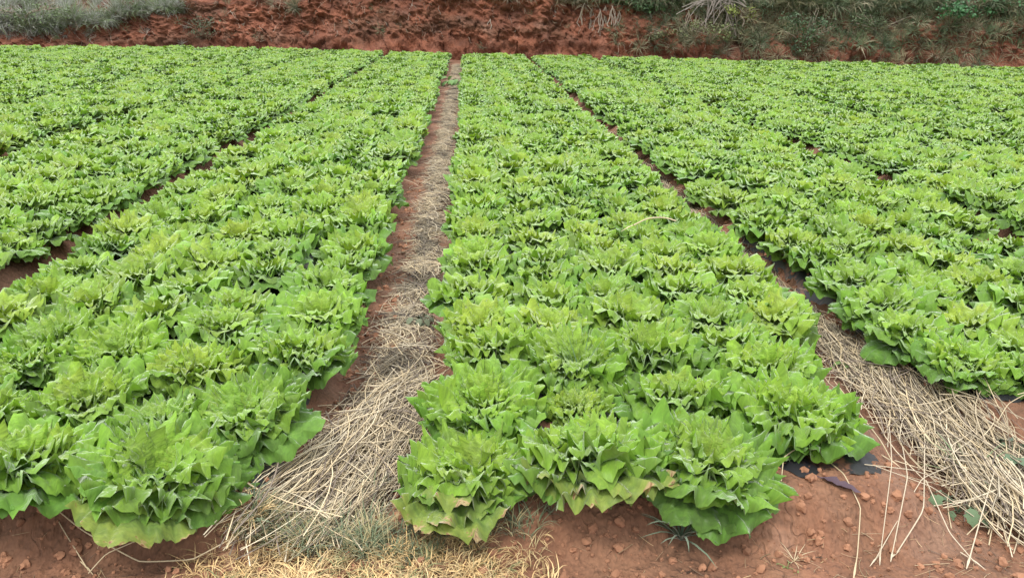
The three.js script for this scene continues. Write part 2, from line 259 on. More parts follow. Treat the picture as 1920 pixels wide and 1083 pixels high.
for (const s of ours) {
  const set = s.depth < 3.0 ? HI : s.depth < 5.6 ? MID : LOW, leaves = set[s.variant], g = group('lettuce', s.x, s.y, s.z, s.turn); g.rotation.set(s.lean[0], s.turn, s.lean[1], 'XZY'); g.scale.set(s.s * 1.12, s.s * 1.03, s.s * 1.12);
  const scorched = s.k === 0 && s.i === 0 && s.c < 2 || s.k === -1 && s.i === 0 && s.c === 3;
  leaves.forEach(({ cls, az, geo }) => {
    const facing = Math.cos(az - s.turn - Math.PI / 2);   // 1: the blade points to the camera side
    const old = scorched && (s.k ? cls === 0 && facing > 0.7 : cls === 0 && facing > 0.35 || cls === 1 && facing > 0.8), l = mesh('leaf', geo, old ? oldLeafMat : leafMats[s.tint], g);
    if (old) l.userData.label = 'old leaf with tan scorched margin';
  });
  const bed = BEDS[s.k] ?? 'far bed', place = s.k < 0 ? `${PLACE[4 - s.c]} from its right` : `${PLACE[s.c]} from its left`;
  const what = scorched ? 'scorched-edged lettuce' : 'frilly lettuce';
  tag(g, `${what} in ${bed}, ${WORDS[s.i]} row, ${place}`, 'lettuce', 'lettuces planted in rows on the beds');
}
{
  const field = group('lettuce_field'), rest = spots.filter((s) => !single.has(s));
  LOW.forEach((leaves, v) => {
    const list = rest.filter((s) => s.variant === v), geo = mergeGeometries(leaves.map((l) => l.geo)), im = new THREE.InstancedMesh(geo, fieldLeafMat, list.length);
    im.name = 'lettuce_rows'; im.castShadow = im.receiveShadow = true;
    const m = new THREE.Matrix4(), q = new THREE.Quaternion();
    list.forEach((s, i) => { m.compose(new THREE.Vector3(s.x, s.y, s.z), q.setFromEuler(new THREE.Euler(s.lean[0], s.turn, s.lean[1], 'XZY')), new THREE.Vector3(s.s * 1.12, s.s * 1.03, s.s * 1.12)); im.setMatrixAt(i, m); im.setColorAt(i, leafMats[s.tint].color); });
    field.add(im);
  });
  tag(field, 'far rows of frilly green lettuces filling the beds to the bank', 'lettuces', null, 'stuff');
}

// ---------------------------------------------------------------- straw, grass and weeds
function tube(points, radius, sides = 4, seg, tension = 0.5) {
  const c = new THREE.CatmullRomCurve3(points.map((p) => new THREE.Vector3(...p)), false, 'catmullrom', tension);
  return new THREE.TubeGeometry(c, seg ?? (points.length - 1) * 3, radius, sides, false);
}
function ribbon(points, w, taper = 1, fold = 0.25) {   // a blade: points along it, full width w, tapering to the tip
  const n = points.length, pos = [], idx = [], up = new THREE.Vector3(0, 1, 0), P = points.map((p) => new THREE.Vector3(...p)), uv = [];
  for (let i = 0; i < n; i++) {
    const d = P[Math.min(n - 1, i + 1)].clone().sub(P[Math.max(0, i - 1)]).normalize(), s = new THREE.Vector3().crossVectors(d, up); if (s.lengthSq() < 1e-4) s.set(1, 0, 0); s.normalize();
    const t = i / (n - 1), h = w / 2 * (0.55 + 0.45 * Math.sin(Math.min(1, t * 2.2) * Math.PI / 2)) * (1 - taper * Math.pow(t, 2.2)), nn = new THREE.Vector3().crossVectors(s, d);
    const a = P[i].clone().addScaledVector(s, -h).addScaledVector(nn, h * fold * 2), b = P[i].clone().addScaledVector(s, h).addScaledVector(nn, h * fold * 2);
    pos.push(a.x, a.y, a.z, P[i].x, P[i].y, P[i].z, b.x, b.y, b.z); uv.push(0, t, 0.5, t, 1, t);
    if (i) { const k = (i - 1) * 3; idx.push(k, k + 1, k + 3, k + 1, k + 4, k + 3, k + 1, k + 2, k + 4, k + 2, k + 5, k + 4); }
  }
  const g = new THREE.BufferGeometry(); g.setAttribute('position', new THREE.Float32BufferAttribute(pos, 3)); g.setAttribute('uv', new THREE.Float32BufferAttribute(uv, 2)); g.setIndex(idx); g.computeVertexNormals(); return g;
}
function bladePath(r, len, lean, droop, az, n = 6, x0 = 0, z0 = 0, curl = 0) {
  const out = [[x0, 0, z0]]; let a = lean, x = x0, y = 0, z = z0, w = az;
  for (let i = 1; i < n; i++) { const s = len / (n - 1); x += Math.sin(a) * Math.cos(w) * s; z += Math.sin(a) * Math.sin(w) * s; y += Math.cos(a) * s; out.push([x, y, z]); a += droop / (n - 1) * (0.6 + 0.8 * r()); w += curl * (r() - 0.5); }
  return out;
}
function tuft(seed, n, l0, l1, w, lean, droop, spread, curl = 0.3, segs = 6) {
  const r = rngOf(seed), gs = [];
  for (let i = 0; i < n; i++) { const a = r() * 6.283, q = Math.sqrt(r()) * spread; gs.push(ribbon(bladePath(r, lerp(l0, l1, r()), lean * (0.3 + r()), droop * (0.4 + r()), a + (r() - 0.5), segs, Math.cos(a) * q, Math.sin(a) * q, curl), w * (0.7 + 0.6 * r()))); }
  return mergeGeometries(gs);
}
function scatter(name, geos, mat, items, parent) {   // items: {x,y,z,turn,pitch,roll,s,col,g}
  geos.forEach((g, v) => {
    const list = items.filter((i) => i.g % geos.length === v); if (!list.length) return;
    const im = new THREE.InstancedMesh(g, mat, list.length); im.name = name; im.castShadow = im.receiveShadow = true;
    const m = new THREE.Matrix4(), q = new THREE.Quaternion(), e = new THREE.Euler();
    list.forEach((t, i) => { e.set(t.pitch ?? 0, t.turn ?? 0, t.roll ?? 0, 'YXZ'); m.compose(new THREE.Vector3(t.x, t.y, t.z), q.setFromEuler(e), new THREE.Vector3(t.s ?? 1, t.sy ?? t.s ?? 1, t.s ?? 1)); im.setMatrixAt(i, m); im.setColorAt(i, lin(...t.col)); });
    parent.add(im);
  });
}
// straw stalks of several lengths lying along z, some kinked
const stalks = []; const STALK_LEN = [];
{
  const r = rngOf(31);
  for (const len of [0.07, 0.1, 0.14, 0.18, 0.24, 0.3, 0.38, 0.46]) for (let v = 0; v < 3; v++) {
    const bend = (r() - 0.5) * 0.28 * len, kink = r() < 0.4 ? (r() - 0.5) * 0.3 * len : 0, arch = r() * 0.08 * len, pts = [];
    for (let i = 0; i <= 5; i++) { const t = i / 5; pts.push([bend * (t - t * t) * 4 + kink * Math.max(0, t - 0.6) * 2.5, arch * (t - t * t) * 4 + 0.006 * len * (r() - 0.5), (t - 0.5) * len]); }
    { const g = tube(pts, 0.0012 + 0.0012 * r(), 4, 6, r() < 0.5 ? 0.1 : 0.5); g.scale(1, 0.55, 1); stalks.push(g); } STALK_LEN.push(len);
  }
}
const strawTone = (r) => { const t = r(); if (t < 0.2) { const k = 0.10 + 0.12 * r(); return [k * 1.15, k * 0.9, k * 0.7]; } const k = 0.46 + 0.66 * r(), g = r(); return [0.64 * k, lerp(0.50, 0.55, g) * k, lerp(0.30, 0.40, g) * k]; };
const pick = (r, a, b) => { let v; do v = Math.floor(r() * stalks.length); while (STALK_LEN[v] < a || STALK_LEN[v] > b); return v; };
{
  const g = group('straw_mulch'), r = rngOf(52), items = [];
  for (let i = 0; i < 17000; i++) {
    const t = r(), z = -1.95 - 18.6 * Math.pow(t, 1.35), near = smooth(-5, -2.2, z), mid = -0.255 - 0.03 * near - 0.025 * n2(z * 1.1, 4) - 0.09 * smooth(-2.5, -1.95, z), half = 0.108 + 0.03 * n2(z * 0.9, 9) + 0.025 * near;
    const g3 = (r() + r() + r()) / 1.5 - 1, x = mid + g3 * half * 1.35, bare = n2(x * 3.1, z * 2.3);
    if (bare > 0.42 && r() < 0.75) continue;
    const pile = 0.035 * (1 - g3 * g3) * (0.7 + 0.5 * n2(z * 1.7, 30)), dark = n2(x * 4 + 9, z * 1.9) > 0.42 ? 0.42 : 1, c = strawTone(r), front = z > -2.6;
    items.push({ x, y: groundH(x, z) + 0.004 + pile * (0.25 + 0.75 * r()), z, turn: front && r() < 0.7 ? -0.35 + (r() - 0.5) * 0.7 : (r() - 0.5) * 3.14 * (r() < 0.6 ? 0.55 : 1), pitch: (r() - 0.5) * 0.22, roll: r() * 6.28 * 0.1, s: 0.8 + 0.4 * r(), col: c.map((v) => v * dark), g: front ? pick(r, 0.14, 0.4) : pick(r, 0.07, 0.25) });
  }
  for (let i = 0; i < 950; i++) {
    const z = -1.93 - 0.85 * Math.pow(r(), 0.9), g3 = (r() + r() + r()) / 1.5 - 1, x = -0.25 - 0.40 * (z + 2.75) + g3 * 0.15, c = strawTone(r);
    if (bedShape(x, z) > 0.6 || n2(x * 5 + 3, z * 4) > 0.55) continue;
    items.push({ x, y: groundH(x, z) + 0.004 + 0.05 * (1 - g3 * g3) * r(), z, turn: r() < 0.75 ? -0.42 + (r() - 0.5) * 0.6 : (r() - 0.5) * 3, pitch: (r() - 0.5) * 0.2, s: 0.8 + 0.45 * r(), col: c.map((v) => v * 1.08), g: pick(r, 0.18, 0.46) });
  }
  scatter('straw_layer', stalks, M.straw, items, g);
  tag(g, 'dry tan straw lying along the broad path between two beds', 'straw', null, 'stuff');
}
{
  const g = group('straw_mulch'), r = rngOf(53), items = [];
  for (let i = 0; i < 4200; i++) {
    const t = r(), z = -1.98 - 7.5 * Math.pow(t, 2.1), near = smooth(-3.6, -2.3, z), mid = 1.64 + 0.05 * smooth(-3, -2.1, z), half = 0.10 + 0.12 * near, g3 = (r() + r() + r()) / 1.5 - 1, x = mid + g3 * half;
    const pile = (0.02 + 0.05 * near) * (1 - g3 * g3), c = strawTone(r), k = 1.0;
    items.push({ x, y: groundH(x, z) + 0.005 + pile * (0.2 + 0.8 * r()), z, turn: r() < 0.85 ? -0.16 + (r() - 0.5) * 0.42 : (r() - 0.5) * 2.6, pitch: (r() - 0.5) * 0.14, roll: (r() - 0.5) * 0.5, s: 0.85 + 0.4 * r(), col: c.map((v) => v * k), g: near > 0.2 ? pick(r, 0.24, 0.5) : pick(r, 0.14, 0.4) });
  }
  scatter('straw_layer', stalks, M.straw, items, g);
  tag(g, 'long pale straw heaped lengthwise in the narrow path right of centre', 'straw', null, 'stuff');
}
// small broken bits on the bare soil in front
{
  const g = group('straw_litter'), r = rngOf(54), items = [];
  for (let i = 0; i < 1100; i++) { const x = -1.4 + 3.3 * r(), z = -1.55 - 0.55 * r(); if (bedShape(x, z) > 0.5 || (x < 0.15 && x > -0.8)) continue; const right = x > 0.9; if (!right && r() < 0.55) continue; items.push({ x, y: groundH(x, z) + 0.004, z, turn: r() * 6.28, pitch: (r() - 0.5) * 0.15, s: 0.25 + 0.6 * r() * r(), col: strawTone(r).map((v, i) => v * [0.75, 0.65, 0.55][i]), g: pick(r, 0.07, 0.18) }); }
  for (let i = 0; i < 160; i++) { const z = -2.2 - 5 * Math.pow(r(), 1.6), k = r() < 0.5 ? -0.45 : 1.72, x = k + (r() - 0.5) * 0.14; items.push({ x, y: groundH(x, z) + 0.006, z, turn: r() * 6.28, pitch: (r() - 0.5) * 0.3, s: 0.6 + 0.6 * r(), col: strawTone(r), g: pick(r, 0.07, 0.25) }); }
  scatter('straw_bits', stalks, M.straw, items, g);
  tag(g, 'scattered short straw bits on the bare red soil', 'straw bits', null, 'stuff');
}
// soil crumbs
{
  const r = rngOf(61), geos = [0, 1, 2, 3].map((v) => { const g = new THREE.IcosahedronGeometry(1, 1), p = g.attributes.position; for (let i = 0; i < p.count; i++) { const x = p.getX(i), y = p.getY(i), z = p.getZ(i), k = 1 + 0.75 * fbm3(x * 1.6 + v * 5, y * 1.6, z * 1.6, 2); p.setXYZ(i, x * k, y * k * 0.75, z * k); } g.computeVertexNormals(); return g; });
  const g = group('soil_crumbs'), items = [];
  for (let i = 0; i < 9000; i++) {
    let x, z; if (r() < 0.55) { x = -1.5 + 3.5 * r(); z = -1.5 - 0.6 * r(); } else { z = -2 - 5 * Math.pow(r(), 1.5); x = (r() < 0.5 ? -0.50 + 0.2 * r() : 1.66 + 0.16 * r()); }
    const s = 0.0014 + 0.016 * Math.pow(r(), 8), k = 0.8 + 0.4 * r(); items.push({ x, y: groundH(x, z) + s * 0.3, z, turn: r() * 6, pitch: r() * 6, s, col: [k, k, k], g: i });
  }
  scatter('crumb_layer', geos, clodMat, items, g);
  tag(g, 'crumbs and small clods of red soil on the bare ground', 'soil crumbs', null, 'stuff');
}
// golden dry grass and the grey green grass behind it, in front of the straw path
{
  const r = rngOf(71), gold = group('dry_grass'), green = group('green_grass'), items = [], gi = [];
  const tufts = [1, 2, 3, 4, 5].map((s) => tuft(700 + s, 16, 0.03, 0.085, 0.0026, 0.8, 2.3, 0.022, 0.9, 6)), gt = [1, 2, 3, 4].map((s) => tuft(740 + s, 14, 0.05, 0.12, 0.0034, 0.5, 1.3, 0.018, 0.4, 6));
  for (let i = 0; i < 820; i++) {
    const x = -0.95 + 1.25 * r(), z = -1.50 - 0.45 * r(), e = n2(x * 3.3, z * 4) * 0.07, lim = -1.84 - 0.05 * smooth(-0.3, -0.6, x) + e;
    if (z < lim || (x > 0.05 && r() < (x - 0.05) * 5) || (x < -0.55 && r() < (-0.55 - x) * 4)) continue;
    const k = 0.45 + 0.75 * r(), w = r(); items.push({ x, y: groundH(x, z) - 0.003, z, turn: r() * 6.28, s: 0.7 + 0.5 * r(), col: r() < 0.12 ? [0.20, 0.21, 0.09] : [0.66 * k, lerp(0.43, 0.50, w) * k, lerp(0.18, 0.26, w) * k], g: i });
  }
  for (let i = 0; i < 300; i++) {
    const x = -0.62 + 0.82 * r(), z = -1.78 - 0.13 * r(); if (x > 0.02 && r() < 0.6) continue; if (n2(x * 6, z * 6 + 8) < -0.2) continue;
    const k = 0.7 + 0.6 * r(), d = r() < 0.42; gi.push({ x, y: groundH(x, z) - 0.003, z, turn: r() * 6.28, s: 0.6 + 0.5 * r(), col: d ? [0.46 * k, 0.39 * k, 0.2 * k] : [0.17 * k, 0.22 * k, 0.12 * k], g: i });
  }
  scatter('dry_tufts', tufts, M.goldGrass, items, gold); scatter('green_tufts', gt, M.grass, gi, green);
  tag(gold, 'short curly golden dry grass at the foot of the straw path', 'dry grass', null, 'stuff');
  tag(green, 'grey green grass growing along the front of the centre bed', 'grass', null, 'stuff');
}
// single straw stalks that stand out: each a bent tube with a broken end
function pixelGround(u, v, h = 0) { const d = new THREE.Vector3((u - 960) / FPX, -(v - 541.5) / FPX, -1).transformDirection(camera.matrixWorld), t = (h - CAM_H) / d.y; return [d.x * t, d.z * t]; }
function stalk(pts, radius, label, mat = M.stalk, grp = 'loose straw stalks') {
  const o = pts[0], base = [o[0], groundH(o[0], o[1]), o[1]], g = group('straw_stalk', ...base);
  mesh('stem', tube(pts.map(([x, z, h]) => [x - base[0], groundH(x, z) + (h ?? 0.006) - base[1], z - base[2]]), radius, 6, pts.length * 7, 0.12), mat, g);
  const e = pts[pts.length - 1], q = pts[pts.length - 2], d = new THREE.Vector3(e[0] - q[0], 0, e[1] - q[1]).normalize();
  const sheath = ribbon([[e[0] - base[0] - d.x * 0.05, groundH(e[0], e[1]) + (e[2] ?? 0.006) - base[1] + 0.001, e[1] - base[2] - d.z * 0.05], [e[0] - base[0], groundH(e[0], e[1]) + (e[2] ?? 0.006) - base[1] + 0.004, e[1] - base[2]], [e[0] - base[0] + d.x * 0.03, groundH(e[0], e[1]) + (e[2] ?? 0.006) - base[1] + 0.002, e[1] - base[2] + d.z * 0.03]], radius * 4, 0.8);
  mesh('sheath', sheath, mat, g);
  return tag(g, label, 'straw stalk', grp);
}
const P = (u, v, h) => { const [x, z] = pixelGround(u, v, h ?? 0.006); return [x, z, h]; };
stalk([P(-20, 925, 0.05), P(60, 975, 0.05), P(160, 1020, 0.03), P(260, 1052, 0.02), P(360, 1050, 0.03), P(450, 1020, 0.03), P(520, 980, 0.02)], 0.0019, 'long pale straw stalk curving along the front of the left bed');
stalk([P(345, 948, 0.06), P(430, 950, 0.05), P(520, 962, 0.03), P(600, 985, 0.01)], 0.0028, 'thick straw stalk reaching under the leaves of the left corner lettuce');
stalk([P(165, 1075, 0.01), P(200, 1035, 0.04), P(330, 1010, 0.05), P(420, 990, 0.02)], 0.0016, 'thin straw stalk crossing the long curved one in front of left bed');
stalk([P(85, 960, 0.01), P(120, 1020, 0.01), P(165, 1070, 0.006)], 0.0014, 'short thin straw stalk on the soil before the left bed');
stalk([P(425, 935, 0.02), P(460, 890, 0.08), P(500, 920, 0.03)], 0.0017, 'kinked straw stalk standing up beside the left corner lettuce');
stalk([P(470, 930, 0.02), P(560, 860, 0.04), P(640, 790, 0.03)], 0.0018, 'straw stalk slanting from left corner lettuce up the broad path');
stalk([P(540, 1035, 0.02), P(600, 970, 0.03), P(660, 905, 0.02)], 0.002, 'straw stalk lying on the golden grass');
stalk([P(1455, 970, 0.006), P(1460, 925, 0.04), P(1490, 905, 0.05), P(1540, 915, 0.02)], 0.0017, 'bent straw stalk at the right corner of the front lettuce');
stalk([P(1525, 910, 0.01), P(1570, 955, 0.02), P(1605, 995, 0.02), P(1608, 1040, 0.01), P(1602, 1078, 0.006)], 0.0017, 'thin bent straw stalk above the purple dead leaf');
const bundle = [
  [[1660, 840, 0.1], [1658, 940, 0.06], [1650, 1050, 0.01]], [[1690, 850, 0.08], [1688, 960, 0.05], [1672, 1045, 0.01]], [[1735, 830, 0.07], [1725, 985, 0.04], [1680, 1040, 0.01]],
  [[1790, 870, 0.06], [1720, 940, 0.05], [1640, 1050, 0.012]], [[1730, 930, 0.06], [1780, 1005, 0.04], [1830, 1060, 0.01]], [[1865, 885, 0.09], [1840, 970, 0.06], [1815, 1060, 0.012]],
  [[1630, 935, 0.02], [1740, 950, 0.05], [1860, 990, 0.02]], [[1610, 930, 0.015], [1700, 925, 0.05], [1790, 905, 0.05]], [[1560, 740, 0.04], [1640, 880, 0.04], [1665, 915, 0.01]],
  [[1840, 845, 0.06], [1880, 800, 0.09], [1915, 788, 0.1]], [[1750, 700, 0.03], [1830, 760, 0.07], [1885, 830, 0.05]], [[1560, 600, 0.03], [1640, 640, 0.07], [1720, 690, 0.05]],
];
const bundleLabels = ['upright pale straw stalk nearest the corner lettuce, right foreground', 'pale straw stalk just right of the nearest upright one', 'pale straw stalk leaning into the knot of broken stalks', 'slanting pale stalk running down left to the knot of stalks', 'pale stalk running down right towards the lower frame edge', 'tall pale stalk standing apart at the far right foreground', 'level pale stalk lying across the upright ones', 'flat pale stalk pointing left over bare soil', 'thin stalk along the right flank of the centre bed', 'pale stalk sticking up at the right frame edge', 'stalk lying over the straw heap towards the right bed', 'stalk lying beside the black plastic of the right bed'];
bundle.forEach((b, i) => stalk(b.map((p) => P(...p)), 0.0013 + 0.0003 * (i % 3), bundleLabels[i], i < 8 ? M.stalkPale : M.stalk));
{ // the pale stalk lying on top of the centre bed
  const pts = [[1188, 422, 0.245], [1215, 410, 0.26], [1245, 408, 0.26], [1268, 414, 0.25]].map(([u, v, h]) => { const [x, z] = pixelGround(u, v, h + 0.06); return [x, h + 0.06, z]; }), o = pts[0], g = group('straw_stalk', ...o);
  mesh('stem', tube(pts.map((p) => p.map((v, i) => v - o[i])), 0.004, 6, 16), M.stalk, g);
  mesh('sheath', ribbon([[0, 0, 0], [-0.03, -0.01, 0.01], [-0.07, -0.03, 0.02]], 0.012, 0.8), M.stalk, g);
  tag(g, 'curved pale straw stalk lying on top of the lettuces of the centre bed', 'straw stalk', 'loose straw stalks');
}

// weeds
function grassWeed(u, v, n, l0, l1, w, lean, droop, mat, seed, label) {
  const [x, z] = pixelGround(u, v), g = group('grass_weed', x, groundH(x, z), z), r = rngOf(seed);
  for (let i = 0; i < n; i++) mesh('blade', ribbon(bladePath(r, lerp(l0, l1, r()), lean * (0.5 + 0.8 * r()), droop * (0.6 + 0.8 * r()), (i + r()) / n * 6.283, 8, 0, 0, 0.25), w * (0.75 + 0.5 * r()), 1, 0.3), mat, g);
  return tag(g, label, 'grass weed', 'grass weeds between the lettuces');
}
grassWeed(1275, 1028, 24, 0.09, 0.21, 0.0085, 0.75, 0.9, plant(0.16, 0.22, 0.14), 801, 'grey green broad-bladed grass weed in front of the centre bed');
grassWeed(1085, 790, 40, 0.16, 0.28, 0.0028, 0.35, 0.9, plant(0.10, 0.18, 0.09), 802, 'fine arching grass weed in the gap between front lettuces');
grassWeed(905, 960, 26, 0.06, 0.14, 0.0045, 0.7, 0.6, plant(0.11, 0.18, 0.11), 803, 'dark green grass weed at the left front of the centre bed');
grassWeed(700, 930, 22, 0.05, 0.11, 0.0035, 0.5, 1.0, plant(0.15, 0.19, 0.10), 804, 'dull green grass weed where the straw path meets the dry grass');
grassWeed(480, 985, 20, 0.04, 0.10, 0.003, 0.7, 1.0, plant(0.13, 0.18, 0.12), 805, 'low green grass weed below the left corner lettuce');
grassWeed(1815, 905, 26, 0.11, 0.2, 0.006, 0.8, 0.7, plant(0.17, 0.26, 0.11), 806, 'green grass weed growing through the straw at the right edge');
grassWeed(1030, 1010, 14, 0.03, 0.07, 0.0025, 0.6, 0.8, plant(0.17, 0.20, 0.11), 807, 'small sparse grass weed on soil below the centre bed');
grassWeed(1490, 1050, 12, 0.03, 0.08, 0.0022, 1.1, 0.5, M.stalk, 808, 'dead straw coloured grass tuft flat on the soil');
function lobedLeaf(L, W, seed) {   // a toothed oval leaf with a folded midrib
  const N = 9, pos = [], idx = [], uv = [];
  for (let i = 0; i <= N; i++) { const t = i / N, w = W * Math.pow(Math.sin(Math.PI * Math.pow(t, 0.8) * 0.97 + 0.03), 0.9) * (1 + 0.25 * Math.sin(i * 2.4 + seed)) , y = -0.25 * L * t * t + 0.12 * L * t; pos.push(-w, y + w * 0.3, t * L, 0, y, t * L, w, y + w * 0.3, t * L); uv.push(0.3, t * 0.9, 0.5, t * 0.9, 0.7, t * 0.9); if (i) { const k = (i - 1) * 3; idx.push(k, k + 3, k + 1, k + 1, k + 3, k + 4, k + 1, k + 4, k + 2, k + 2, k + 4, k + 5); } }
  const g = new THREE.BufferGeometry(); g.setAttribute('position', new THREE.Float32BufferAttribute(pos, 3)); g.setAttribute('uv', new THREE.Float32BufferAttribute(uv, 2)); g.setIndex(idx); g.computeVertexNormals(); return g;
}
const weedLeaves = [0, 1, 2].map((s) => lobedLeaf(1, 0.36, s * 2.1));
function broadWeed(u, v, n, size, height, mat, seed, label) {
  const [x, z] = pixelGround(u, v, 0.03), g = group('broadleaf_weed', x, groundH(x, z), z), r = rngOf(seed);
  for (let i = 0; i < n; i++) {
    const a = (i + r() * 0.8) / n * 6.283, h = height * (0.3 + 0.7 * r()), d = size * (0.4 + 1.2 * r()), l = mesh('leaf', weedLeaves[i % 3], mat, g);
    l.position.set(Math.sin(a) * d, h, Math.cos(a) * d); l.rotation.set(0.2 + 0.6 * r(), a, (r() - 0.5) * 0.6, 'YXZ'); l.scale.setScalar(size * (0.75 + 0.6 * r()));
    mesh('stem', tube([[0, 0, 0], [Math.sin(a) * d * 0.4, h * 0.8, Math.cos(a) * d * 0.4], [Math.sin(a) * d, h, Math.cos(a) * d]], 0.0012, 4, 4), mat, g);
  }
  return tag(g, label, 'weed', 'broad-leaved weeds');
}
broadWeed(790, 600, 12, 0.036, 0.05, plant(0.17, 0.20, 0.12), 821, 'small dull green broad-leaved weed growing out of the broad straw path');
broadWeed(1895, 880, 12, 0.06, 0.14, plant(0.11, 0.17, 0.09), 822, 'dark broad-leaved weed at the right frame edge on the straw');
broadWeed(1800, 945, 12, 0.045, 0.07, plant(0.12, 0.19, 0.09), 823, 'low green weed at the lower end of the long straw heap');
broadWeed(855, 158, 22, 0.13, 0.18, plant(0.13, 0.25, 0.06), 824, 'green weed clump across the broad path near the bank');
broadWeed(890, 935, 9, 0.03, 0.07, plant(0.15, 0.29, 0.10), 825, 'small fresh green weed under the scorched front lettuce');
broadWeed(1480, 1046, 4, 0.016, 0.012, plant(0.22, 0.27, 0.08), 826, 'tiny yellow green seedling on the bare soil');
broadWeed(1600, 690, 7, 0.035, 0.05, plant(0.16, 0.26, 0.06), 827, 'small weed on the straw against the centre bed flank');
{ // dead purple leaf on the soil
  const [x, z] = pixelGround(1565, 980), g = group('dead_leaf', x, groundH(x, z) + 0.006, z, -0.75);
  const b = lobedLeaf(0.115, 0.017, 1.3), p = b.attributes.position; for (let i = 0; i < p.count; i++) p.setY(i, Math.abs(p.getX(i)) * 0.6 + 0.006 * n2(p.getX(i) * 90, p.getZ(i) * 60)); b.translate(0, 0, -0.06); b.computeVertexNormals(); b.rotateY(Math.PI / 2);
  mesh('blade', b, M.deadLeaf, g); mesh('stalk', tube([[-0.06, 0.002, 0], [-0.085, 0.004, 0.006], [-0.1, 0.002, 0.004]], 0.0014, 4, 5), M.deadLeaf, g);
  tag(g, 'withered dark purple leaf lying on the bare red soil', 'dead leaf');
}
// black plastic film over the near beds, its edges tucked into the soil
function film(k, z1, half, label) {
  const xs = steps([[-half, 0.02], [half, 1]]), zs = steps([[z1, 0.07], [-3.4, 0.035], [frontOf(k) - 0.13, 1]]), X = bedX(k);
  const g = sheet(xs, zs, (dx, z) => {
    const zz = z + (z > -2.6 ? 0.05 * n2(dx * 6, k * 3) : 0), e = 0.02 * n2(z * 2.3, k + Math.sign(dx) * 4), x = X + dx * (1 + e), over = smooth(half - 0.1, half, Math.abs(dx)), fr = smooth(frontOf(k) - 0.22, frontOf(k) - 0.13, z);
    return [x, groundH(x, zz) + 0.014 - 0.022 * Math.max(0, over - 0.3) - 0.012 * fr + 0.004 * n2(x * 30, zz * 7) + 0.003 * n2(x * 12 + zz * 40, zz * 3), zz];
  }, (v) => [v[0], v[2]], () => [1, 1, 1]);
  const m = mesh('plastic_mulch_film', g, M.film); tag(m, label, 'plastic film', 'plastic films over the beds');
}
film(0, -9, 0.60, 'black plastic film under the lettuces of the centre bed');
film(-1, -7, 0.69, 'black plastic film under the bed left of the broad straw path');
film(1, -5, 0.715, 'black plastic film along the edge of the bed right of centre');

// ---------------------------------------------------------------- growth on the bank
{
  const r = rngOf(901), g = group('bank_grass'), items = [];
  const geos = [...[1, 2, 3].map((s) => tuft(900 + s, 34, 0.18, 0.5, 0.011, 0.7, 2.0, 0.09, 0.5, 6)), ...[4, 5, 6].map((s) => tuft(900 + s, 34, 0.2, 0.55, 0.009, 0.35, 1.0, 0.08, 0.4, 6))];
  const tone = (x, r) => { const t = r(), k = 0.7 + 0.6 * r(); if (x < -8) return t < 0.6 ? [0.36 * k, 0.37 * k, 0.32 * k] : [0.17 * k, 0.23 * k, 0.10 * k]; if (x < 3.5) return t < 0.6 ? [0.24 * k, 0.20 * k, 0.12 * k] : t < 0.8 ? [0.10 * k, 0.13 * k, 0.06 * k] : [0.36 * k, 0.30 * k, 0.2 * k]; return t < 0.34 ? [0.26 * k, 0.235 * k, 0.13 * k] : t < 0.7 ? [0.12 * k, 0.16 * k, 0.075 * k] : t < 0.88 ? [0.085 * k, 0.15 * k, 0.06 * k] : [0.38 * k, 0.34 * k, 0.22 * k]; };
  // along the lip and on the slope above
  for (let i = 0; i < 2600; i++) {
    const x = -15 + 30.5 * r(), s = 1 - 0.16 * r() + (r() < 0.55 ? 0 : 1.5 * r()), p = bankAt(x, Math.max(0.8, s)); if (x > -8 && x < 3.0 && (s < 1.0 || r() < 0.5) && n2(x * 1.7, 3) < 0.3) continue;
    items.push({ x: p[0], y: p[1] - 0.03, z: p[2] + 0.02, turn: r() * 6.28, pitch: s < 1.1 ? 0.5 + 0.7 * r() : 0.3 * r(), s: 0.7 + 0.7 * r(), col: tone(x, r), g: i });
  }
  // covering the face on the right and the far left, sparse in the middle
  for (let i = 0; i < 3600; i++) {
    const x = -15 + 30.5 * r(), f = r(), p = bankAt(x, f), cover = Math.max(smooth(3.2, 6, x) * (0.7 + 0.3 * smooth(-0.3, 0.2, fbm(x * 0.8, f * 2, 3))), smooth(-9, -11.5, x) * smooth(0.25, 0.7, f), 0.10 * smooth(0.1, 0.4, fbm(x * 1.4 + 3, f * 2.2, 3)), smooth(-8.6, -8.2, x) * smooth(-6.4, -7, x) * 0.12);
    if (r() > cover || (x > 13 && f < 0.4 && r() < 0.8)) continue;
    items.push({ x: p[0], y: p[1], z: p[2] - 0.03, turn: (r() - 0.5) * 2.4, pitch: 0.75 + 0.8 * r(), s: (0.45 + 0.6 * r()) * (x > 3 ? 1 : 0.6), col: tone(x, r), g: i });
  }
  scatter('bank_tufts', geos, M.grass, items, g);
  tag(g, 'dry and grey green grass hanging over and growing on the bank', 'bank grass', null, 'stuff');
}
